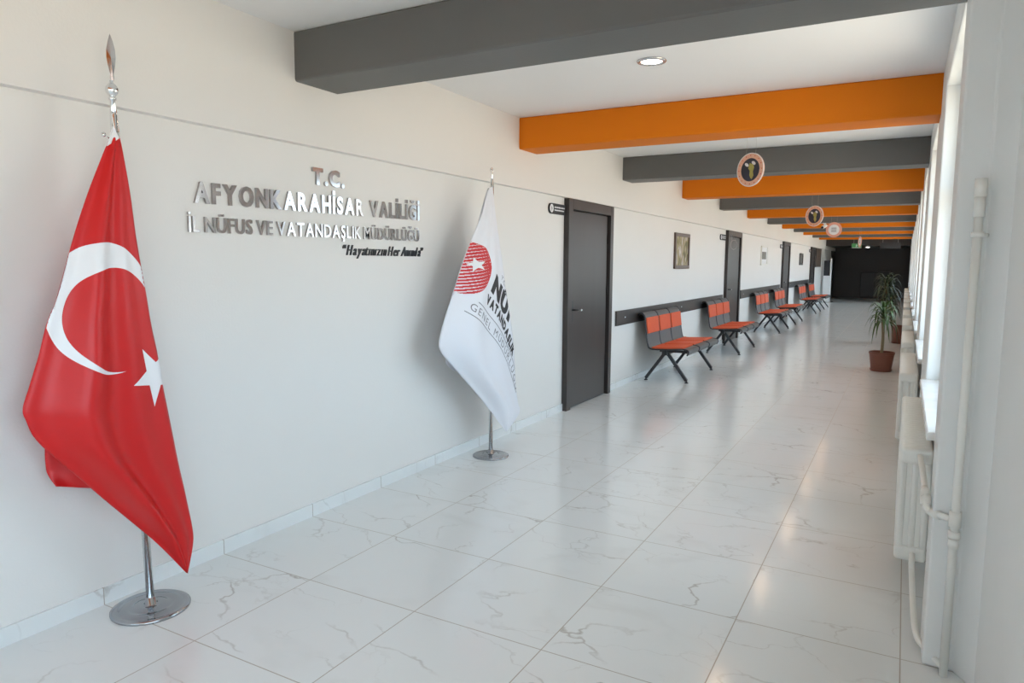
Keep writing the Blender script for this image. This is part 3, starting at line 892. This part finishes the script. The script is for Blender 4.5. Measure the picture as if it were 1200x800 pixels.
decal('flag_line', stroke([(1.7784, 1.1169), (2.0068, 0.9829), (2.2239, 0.8332), (2.3927, 0.6678), (2.5413, 0.431)], 0.006), tr2, MT['ink_grey'], fl2)

# ------------------------------------------------------------------ radiators
def make_radiator(n=27):
    e = empty('radiator', (0, 0, 0))
    pitch = 0.052; D = 0.125
    bm = bmesh.new()
    for k in range(n):
        y = k * pitch
        for x in (0.017, 0.0625, 0.108):
            tube(bm, [(x, y + pitch / 2, 0.19), (x, y + pitch / 2, 0.60)], 0.0165, 10, cap=False)
        box(bm, 0.006, 0.119, y + 0.018, y + pitch - 0.018, 0.18, 0.62)
    obj('column', bm, MT['white_metal'], e, smooth=False)
    def header(z0, z1):
        bm = bmesh.new()
        L = n * pitch
        for k in range(n):
            box(bm, 0.0, D, k * pitch + 0.001, (k + 1) * pitch - 0.001, z0, z1)
        return bm
    obj('header', header(0.585, 0.655), MT['white_metal'], e, bevel=0.018, seg=4)
    obj('header', header(0.150, 0.215), MT['white_metal'], e, bevel=0.018, seg=4)
    for yy in (0.25, n * pitch - 0.25):
        for z in (0.52, 0.19): obj('wall_bracket', nbox(D - 0.005, 0.171, yy - 0.012, yy + 0.012, z, z + 0.035), MT['white_metal'], e)
    return e
rad = make_radiator()
names = ['nearest the camera with pipes at its end', 'second from the camera', 'third from the camera', 'fourth from the camera, beside the nearer potted plant',
         'fifth from the camera, between the two potted plants', 'sixth from the camera, beside the farther potted plant', 'seventh from the camera, under the windows',
         'eighth from the camera, under the windows', 'ninth from the camera, far down the corridor', 'tenth from the camera, near the dark hall', 'farthest down the corridor']
ry = [1.20, 3.66] + [y + 0.72 for y in BEAMS[4:13]]
for i, y in enumerate(ry):
    r_ = rad if i == 0 else copy_tree(rad)
    r_.location = (2.885 if i else 2.905, y, 0)
    if i: r_.location = (2.883, y, 0)
    tag(r_, 'white column radiator ' + names[i], 'radiator', 'white radiators under the windows')
# front radiator is slightly shifted, its brackets still reach the parapet

# heating pipes in front of the first pier
e = empty('heating_pipe', (3.078, 0.555, 0)); tag(e, 'white heating riser pipe with branches feeding the nearest radiator', 'pipe')
def P_(x, y, z): return (x - 3.078, y - 0.555, z)
obj('riser', tube(bmesh.new(), [P_(3.078, 0.555, 0.0), P_(3.078, 0.555, 1.70)], 0.0135, 16), MT['white_metal'], e, smooth=True)
for z0, z1, r_ in ((1.665, 1.725, 0.0185), (1.60, 1.665, 0.0165), (0.545, 0.60, 0.019), (0.505, 0.53, 0.019), (0.47, 0.505, 0.0165)):
    obj('fitting', tube(bmesh.new(), [P_(3.078, 0.555, z0), P_(3.078, 0.555, z1)], r_, 16), MT['white_metal'], e, smooth=True)
bm = bmesh.new(); tube(bm, [P_(3.078, 0.555, 1.535), P_(3.078, 0.555, 1.552)], 0.019, 16); tube(bm, [P_(3.09, 0.56, 1.543), P_(3.115, 0.60, 1.543)], 0.006, 8)
obj('pipe_clamp', bm, MT['white_metal'], e, smooth=True)
sup = smooth_path([P_(3.070, 0.555, 0.57), P_(3.03, 0.60, 0.565), P_(3.005, 0.635, 0.562), P_(2.995, 0.66, 0.57), P_(2.992, 0.68, 0.592), P_(2.990, 0.78, 0.612), P_(2.985, 1.00, 0.625), P_(2.980, 1.202, 0.625)], 4)
obj('supply_branch', tube(bmesh.new(), sup, 0.0115, 12), MT['white_metal'], e, smooth=True)
bm = tube(bmesh.new(), [P_(2.993, 0.670, 0.575), P_(2.992, 0.690, 0.598)], 0.0185, 14)
tube(bm, [P_(2.991, 0.70, 0.600), P_(2.990, 0.76, 0.610)], [0.0175, 0.0135], 14); tube(bm, [P_(3.035, 0.595, 0.565), P_(3.012, 0.625, 0.563)], 0.0165, 14)
obj('valve', bm, MT['white_metal'], e, smooth=True)
ret = smooth_path([P_(2.975, 1.203, 0.185), P_(2.975, 1.17, 0.183), P_(2.975, 1.135, 0.165), P_(2.978, 1.10, 0.13), P_(2.987, 0.86, 0.06), P_(2.998, 0.74, 0.035), P_(3.02, 0.68, 0.03), P_(3.055, 0.60, 0.03), P_(3.078, 0.558, 0.03)], 4)
obj('return_branch', tube(bmesh.new(), ret, 0.0115, 12), MT['white_metal'], e, smooth=True)

# ------------------------------------------------------------------ potted plants
def strap_leaf(bm, base, az, length, rise, droop, w, bend=0.0):
    n = 9; c = []
    for k in range(n + 1):
        t = k / n
        r_ = length * (t ** 0.85) * (1 - 0.25 * t * droop)
        z = rise * math.sin(t * math.pi * 0.55) - droop * length * t * t * 0.9
        a = az + bend * t
        c.append(Vector((base[0] + r_ * math.cos(a), base[1] + r_ * math.sin(a), base[2] + z)))
    prev = None
    for k, p in enumerate(c):
        t = k / n; hw = w * (0.35 + 0.65 * math.sin(math.pi * min(1, t * 0.9 + 0.12))) * (1 - t ** 4) + 0.0006
        s = Vector((-math.sin(az + bend * t), math.cos(az + bend * t), 0))
        row = (bm.verts.new(p - s * hw + Vector((0, 0, 0.25 * hw))), bm.verts.new(p - Vector((0, 0, 0.2 * hw))), bm.verts.new(p + s * hw + Vector((0, 0, 0.25 * hw))))
        if prev:
            bm.faces.new((prev[0], prev[1], row[1], row[0])); bm.faces.new((prev[1], prev[2], row[2], row[1]))
        prev = row

def potted_plant(x, y, pr, ph, heads, nl, lm, label, seed):
    rnd = random.Random(seed)
    e = empty('potted_plant', (x, y, 0)); tag(e, label, 'plant', 'potted palms beside the radiators')
    b = pr * 0.80
    obj('pot', lathe(bmesh.new(), [(0, 0.022), (b, 0.022), (pr * 0.965, ph - 0.035), (pr, ph - 0.032), (pr * 1.02, ph), (pr * 0.95, ph), (pr * 0.92, ph - 0.05), (0, ph - 0.05)], n=40), MT['terracotta'], e, smooth=False, bevel=0.003)
    obj('saucer', lathe(bmesh.new(), [(0, 0), (b * 1.0, 0), (b * 1.12, 0.03), (b * 1.06, 0.03), (b * 0.98, 0.012), (0, 0.012)], n=40), MT['terracotta'], e)
    obj('soil', lathe(bmesh.new(), [(0, ph - 0.03), (pr * 0.6, ph - 0.034), (pr * 0.93, ph - 0.04), (pr * 0.9, ph - 0.06), (0, ph - 0.06)], n=24), MT['soil'], e, smooth=True)
    bm = bmesh.new(); lf = bmesh.new()
    for (hx, hy, h0, h1, L, r0) in heads:
        tube(bm, smooth_path([(hx * 0.4, hy * 0.4, ph - 0.06), (hx * 0.7 + 0.01, hy * 0.7, (ph + h0) / 2), (hx, hy, h0), (hx, hy, h1)], 4), [r0 * (1 - 0.02 * k) for k in range(13)], 10)
        for k in range(nl):
            t = (k + 0.5) / nl
            az = k * 2.39996 + rnd.uniform(-.25, .25)
            z = h0 + (h1 - h0) * t
            ln = L * rnd.uniform(0.75, 1.1) * (1.0 - 0.30 * t)
            strap_leaf(lf, (hx, hy, z), az, ln, ln * (0.30 + 0.55 * t) * rnd.uniform(.8, 1.2), 1.35 - 0.70 * t + rnd.uniform(-.1, .1), 0.0135 + 0.003 * rnd.random(), rnd.uniform(-.3, .3))
    obj('stem', bm, MT['stem'], e, smooth=True)
    o = obj('foliage', lf, lm, e, smooth=True)
    return e
potted_plant(2.66, 8.62, 0.160, 0.265, [(-0.01, 0.0, 0.64, 0.84, 0.34, 0.021)], 54, MT['leaf'], 'nearer potted palm with drooping strap leaves in a terracotta pot', 3)
potted_plant(2.85, 12.72, 0.15, 0.33, [(-0.24, 0.03, 0.85, 1.15, 0.40, 0.025), (-0.18, -0.04, 0.62, 0.86, 0.34, 0.02), (-0.28, 0.06, 1.00, 1.18, 0.34, 0.02)], 40, MT['leaf_backlit'], 'taller backlit potted palm standing behind the nearer one', 5)

# ------------------------------------------------------------------ hanging round signs, camera, lamps
def round_sign(x, y, z, rz, rad_, label, kind):
    e = empty('hanging_sign', (x, y, z), R(rz)); tag(e, label, 'sign', 'round signs hanging from the ceiling')
    core = 'navy' if kind == 'dark' else 'white'
    obj('sign_ring', disc_y(bmesh.new(), 0, 0, 0, rad_ * 0.69, rad_, 0.008), MT['copper' if kind == 'dark' else 'pink'], e)
    obj('sign_face', disc_y(bmesh.new(), 0, 0, 0, 0, rad_ * 0.69, 0.006), MT[core], e)
    if kind == 'dark':
        for s in (-1, 1):
            o = obj('ring_border', disc_y(bmesh.new(), 0, s * 0.0045, 0, rad_ * 0.96, rad_ * 1.0, 0.003), MT['white'], e)
        r_ = rad_
        for s in (-1, 1):
            fig = [(-.04, .36), (.05, .30), (.16, .34), (.22, .10), (.16, -.10), (.20, -.32), (.10, -.50), (.02, -.42), (-.04, -.28), (-.02, -.05), (-.12, .08), (-.08, .22)]
            bm = bmesh.new(); bm.faces.new([bm.verts.new((a * 1.3 * r_, s * 0.0036, b * 1.15 * r_)) for a, b in fig])
            obj('emblem_figure', bm, MT['gold'], e)
            bm = bmesh.new()
            for cx, cz in ((-.27, .32), (.24, .38)):
                bm.faces.new([bm.verts.new((r_ * (cx + .15 * math.cos(t * math.pi / 6 + .5)), s * 0.0038, r_ * (cz + .12 * math.sin(t * math.pi / 6)))) for t in range(12)])
            obj('emblem_wing', bm, MT['white'], e)
        dots = bmesh.new()
        for k in range(16):
            a = 2 * math.pi * k / 16
            for s in (-1, 1):
                dots.faces.new([dots.verts.new((rad_ * (.85 * math.cos(a) + .035 * math.cos(t)), s * 0.0045, rad_ * (.85 * math.sin(a) + .035 * math.sin(t)))) for t in (0, 1.05, 2.1, 3.15, 4.2, 5.25)])
        obj('ring_marks', dots, MT['logo_red'], e)
    else:
        bm = bmesh.new()
        for s in (-1, 1):
            for q in (-.22, 0, .22):
                box(bm, -rad_ * .32, rad_ * .32, s * 0.0032 - .0005, s * 0.0032 + .0005, rad_ * (q - .05), rad_ * (q + .05))
        obj('sign_lines', bm, MT['ink_grey'], e)
    for dx in (-rad_ * .35, rad_ * .35):
        obj('thread', tube(bmesh.new(), [(dx, 0, rad_ * .90), (dx, 0, CEIL - z)], 0.0008, 5), MT['thread'], e)
    return e
round_sign(1.653, 4.20, 2.256, -29, 0.1425, 'nearest round hanging sign with copper ring and dark centre', 'dark')
round_sign(1.724, 8.50, 2.119, -32, 0.1425, 'second round hanging sign, smaller looking, with copper ring and dark centre', 'dark')
round_sign(1.640, 12.6, 2.111, -8, 0.1425, 'round hanging sign with white centre and pink ring', 'white')
round_sign(1.760, 19.0, 2.070, -70, 0.1425, 'farthest round hanging sign, seen almost edge-on by the exit sign', 'white')

e = empty('security_camera', (1.24, 15.0, BEAM_Z)); tag(e, 'small white security camera under a beam beside the white round sign', 'camera')
obj('camera_mount', lathe(bmesh.new(), [(0, 0), (0.035, 0), (0.035, -0.015), (0.014, -0.02), (0.014, -0.06), (0, -0.06)], n=18), MT['upvc'], e, smooth=True)
bm = tube(bmesh.new(), [(0.03, 0.05, -0.055), (-0.03, -0.08, -0.10)], 0.034, 14)
obj('camera_body', bm, MT['upvc'], e, smooth=True)
bm = tube(bmesh.new(), [(-0.0285, -0.077, -0.099), (-0.034, -0.090, -0.104)], 0.029, 14)
obj('camera_lens', bm, MT['screen'], e, smooth=True)

# wire loop hanging before the second door
e = empty('hanging_loop', (0.10, 11.12, 0), R(-50)); tag(e, 'thin wire loop hanging on strings from the top of the second door', 'loop')
c = [(0.0, 0.065 * math.cos(t * math.pi / 12), 1.80 + 0.085 * math.sin(t * math.pi / 12)) for t in range(25)]
obj('ring', tube(bmesh.new(), c, 0.004, 6, cap=False), MT['thread'], e, smooth=True)
for q in ((0, -0.04, 1.867), (0, 0.04, 1.867)): obj('string', tube(bmesh.new(), [q, (-0.03, -0.04, 2.02)], 0.002, 5), MT['thread'], e)

def make_downlight():
    e = empty('downlight', (0, 0, 0))
    obj('trim_ring', lathe(bmesh.new(), [(0.062, 0.0), (0.085, 0.0), (0.087, -0.004), (0.081, -0.010), (0.068, -0.012), (0.060, -0.004), (0.062, 0.0)], n=36), MT['steel'], e, smooth=True)
    obj('lens', lathe(bmesh.new(), [(0, -0.005), (0.061, -0.005), (0.061, -0.001), (0, -0.001)], n=32), MT['lamp'], e)
    ld = bpy.data.lights.new('lamp_light', 'AREA'); ld.shape = 'DISK'; ld.size = 0.118; ld.energy = LAMP_WATTS; ld.color = LAMP_COLOR
    o = link(bpy.data.objects.new('lamp_light', ld)); o.parent = e; o.location = (0, 0, -0.014)
    return e
dl = make_downlight()
mids = [1.883] + [0.5 * (a + BEAM_W + b) for a, b in zip(BEAMS[3:], BEAMS[4:])]
where = ['between the first grey and first orange beams', 'between the first orange and second grey beams', 'between the second grey and second orange beams', 'between the second orange and third grey beams',
         'between the third grey and third orange beams', 'between the third orange and fourth grey beams', 'between the fourth grey and fourth orange beams', 'between the fourth orange and fifth grey beams',
         'between the fifth grey and fifth orange beams', 'between the fifth orange and sixth grey beams', 'between the sixth grey and sixth orange beams']
for i, y in enumerate(mids):
    d = dl if i == 0 else copy_tree(dl)
    d.location = (1.51, y, CEIL)
    tag(d, 'round recessed ceiling downlight ' + where[i], 'downlight', 'recessed downlights between the beams')

# ------------------------------------------------------------------ the dark end of the corridor
e = empty('exit_sign', (1.16, 28.4, 2.13)); tag(e, 'green lit exit sign hanging at the entrance of the dark hall', 'sign')
obj('sign_box', nbox(-0.17, 0.17, -0.02, 0.02, 0, 0.15), MT['green'], e, bevel=0.004)
bm = nbox(-0.17, 0.17, -0.024, 0.024, -0.02, 0.0); obj('sign_edge', bm, MT['upvc'], e)
bm = nbox(-0.02, 0.01, -0.024, -0.021, 0.04, 0.09); box(bm, -0.03, 0.03, -0.024, -0.021, 0.075, 0.09); box(bm, -0.03, -0.015, -0.024, -0.021, 0.015, 0.045); box(bm, 0.005, 0.02, -0.024, -0.021, 0.015, 0.045); box(bm, -0.015, 0.005, -0.024, -0.021, 0.10, 0.125); box(bm, 0.07, 0.12, -0.024, -0.021, 0.02, 0.125)
obj('sign_figure', bm, MT['white'], e)
for x in (-0.1, 0.1): obj('hanger', tube(bmesh.new(), [(x, 0, 0.15), (x, 0, CEIL - 2.13)], 0.004, 6), MT['thread'], e)

e = empty('hanging_board', (2.33, 27.6, 2.07)); tag(e, 'black rectangular board hanging near the window wall before the dark hall', 'board')
obj('board', nbox(-0.34, 0.34, -0.02, 0.02, 0, 0.22), MT['black'], e, bevel=0.004)
for x in (-0.25, 0.25): obj('hanger', tube(bmesh.new(), [(x, 0, 0.22), (x, 0, CEIL - 2.07)], 0.004, 6), MT['thread'], e)

e = empty('information_kiosk', (0.20, 28.0, 0)); tag(e, 'pale information kiosk with dark screen and tall white post near the dark hall', 'kiosk')
obj('body', nbox(-0.12, 0.10, -0.15, 0.15, 0.0, 1.03), MT['upvc'], e, bevel=0.01)
obj('screen', nbox(-0.12, 0.10, -0.09, 0.05, 1.03, 1.62), MT['screen'], e, bevel=0.01)
obj('post', nbox(0.105, 0.155, -0.12, 0.08, 0.0, 1.70), MT['upvc'], e, bevel=0.006)
obj('post_foot', lathe(bmesh.new(), [(0, 0), (0.14, 0), (0.13, 0.015), (0, 0.02)], (0.13, -0.02, 0), 24), MT['steel'], e)

e = empty('notice_board', (0, 25.5, 1.40)); tag(e, 'brown notice board on the left wall past the last dark door', 'board')
obj('board', nbox(0, 0.03, 0, 1.6, 0, 0.64), noisy('brown_board', (0.07, 0.045, 0.035), (0.1, 0.07, 0.055), 8, 0.5), e)
bm = nbox(0.0, 0.04, -0.03, 0.0, -0.03, 0.65); box(bm, 0, 0.04, 1.6, 1.63, -0.03, 0.65); box(bm, 0, 0.04, 0, 1.6, -0.03, 0); box(bm, 0, 0.04, 0, 1.6, 0.64, 0.65)
obj('board_frame', bm, MT['wood'], e)

e = empty('low_cabinet', (1.17, YF - 0.55, 0)); tag(e, 'low black cabinet standing against the dark end wall', 'cabinet')
obj('body', nbox(0, 1.1, 0, 0.5, 0.06, 1.14), MT['gap'], e, bevel=0.006)
obj('plinth', nbox(0.03, 1.07, 0.03, 0.5, 0, 0.06), MT['black'], e)
obj('top', nbox(-0.02, 1.12, -0.02, 0.5, 1.14, 1.17), MT['black'], e)
for k in (0, 1): obj('cabinet_door', nbox(0.02 + k * 0.54, 0.54 + k * 0.54, -0.015, 0.0, 0.09, 1.12), MT['black'], e)

bm = None
e = empty('ceiling_lamp', (1.50, 29.6, 2.20)); tag(e, 'small bright ceiling lamp in the dark hall right of the exit sign', 'lamp')
obj('housing', lathe(bmesh.new(), [(0, 0), (0.09, 0), (0.09, -0.03), (0.08, -0.035), (0, -0.035)], n=24), MT['steel'], e)
obj('lens', lathe(bmesh.new(), [(0, -0.034), (0.07, -0.036), (0.06, -0.045), (0, -0.05)], n=24), MT['lamp'], e)
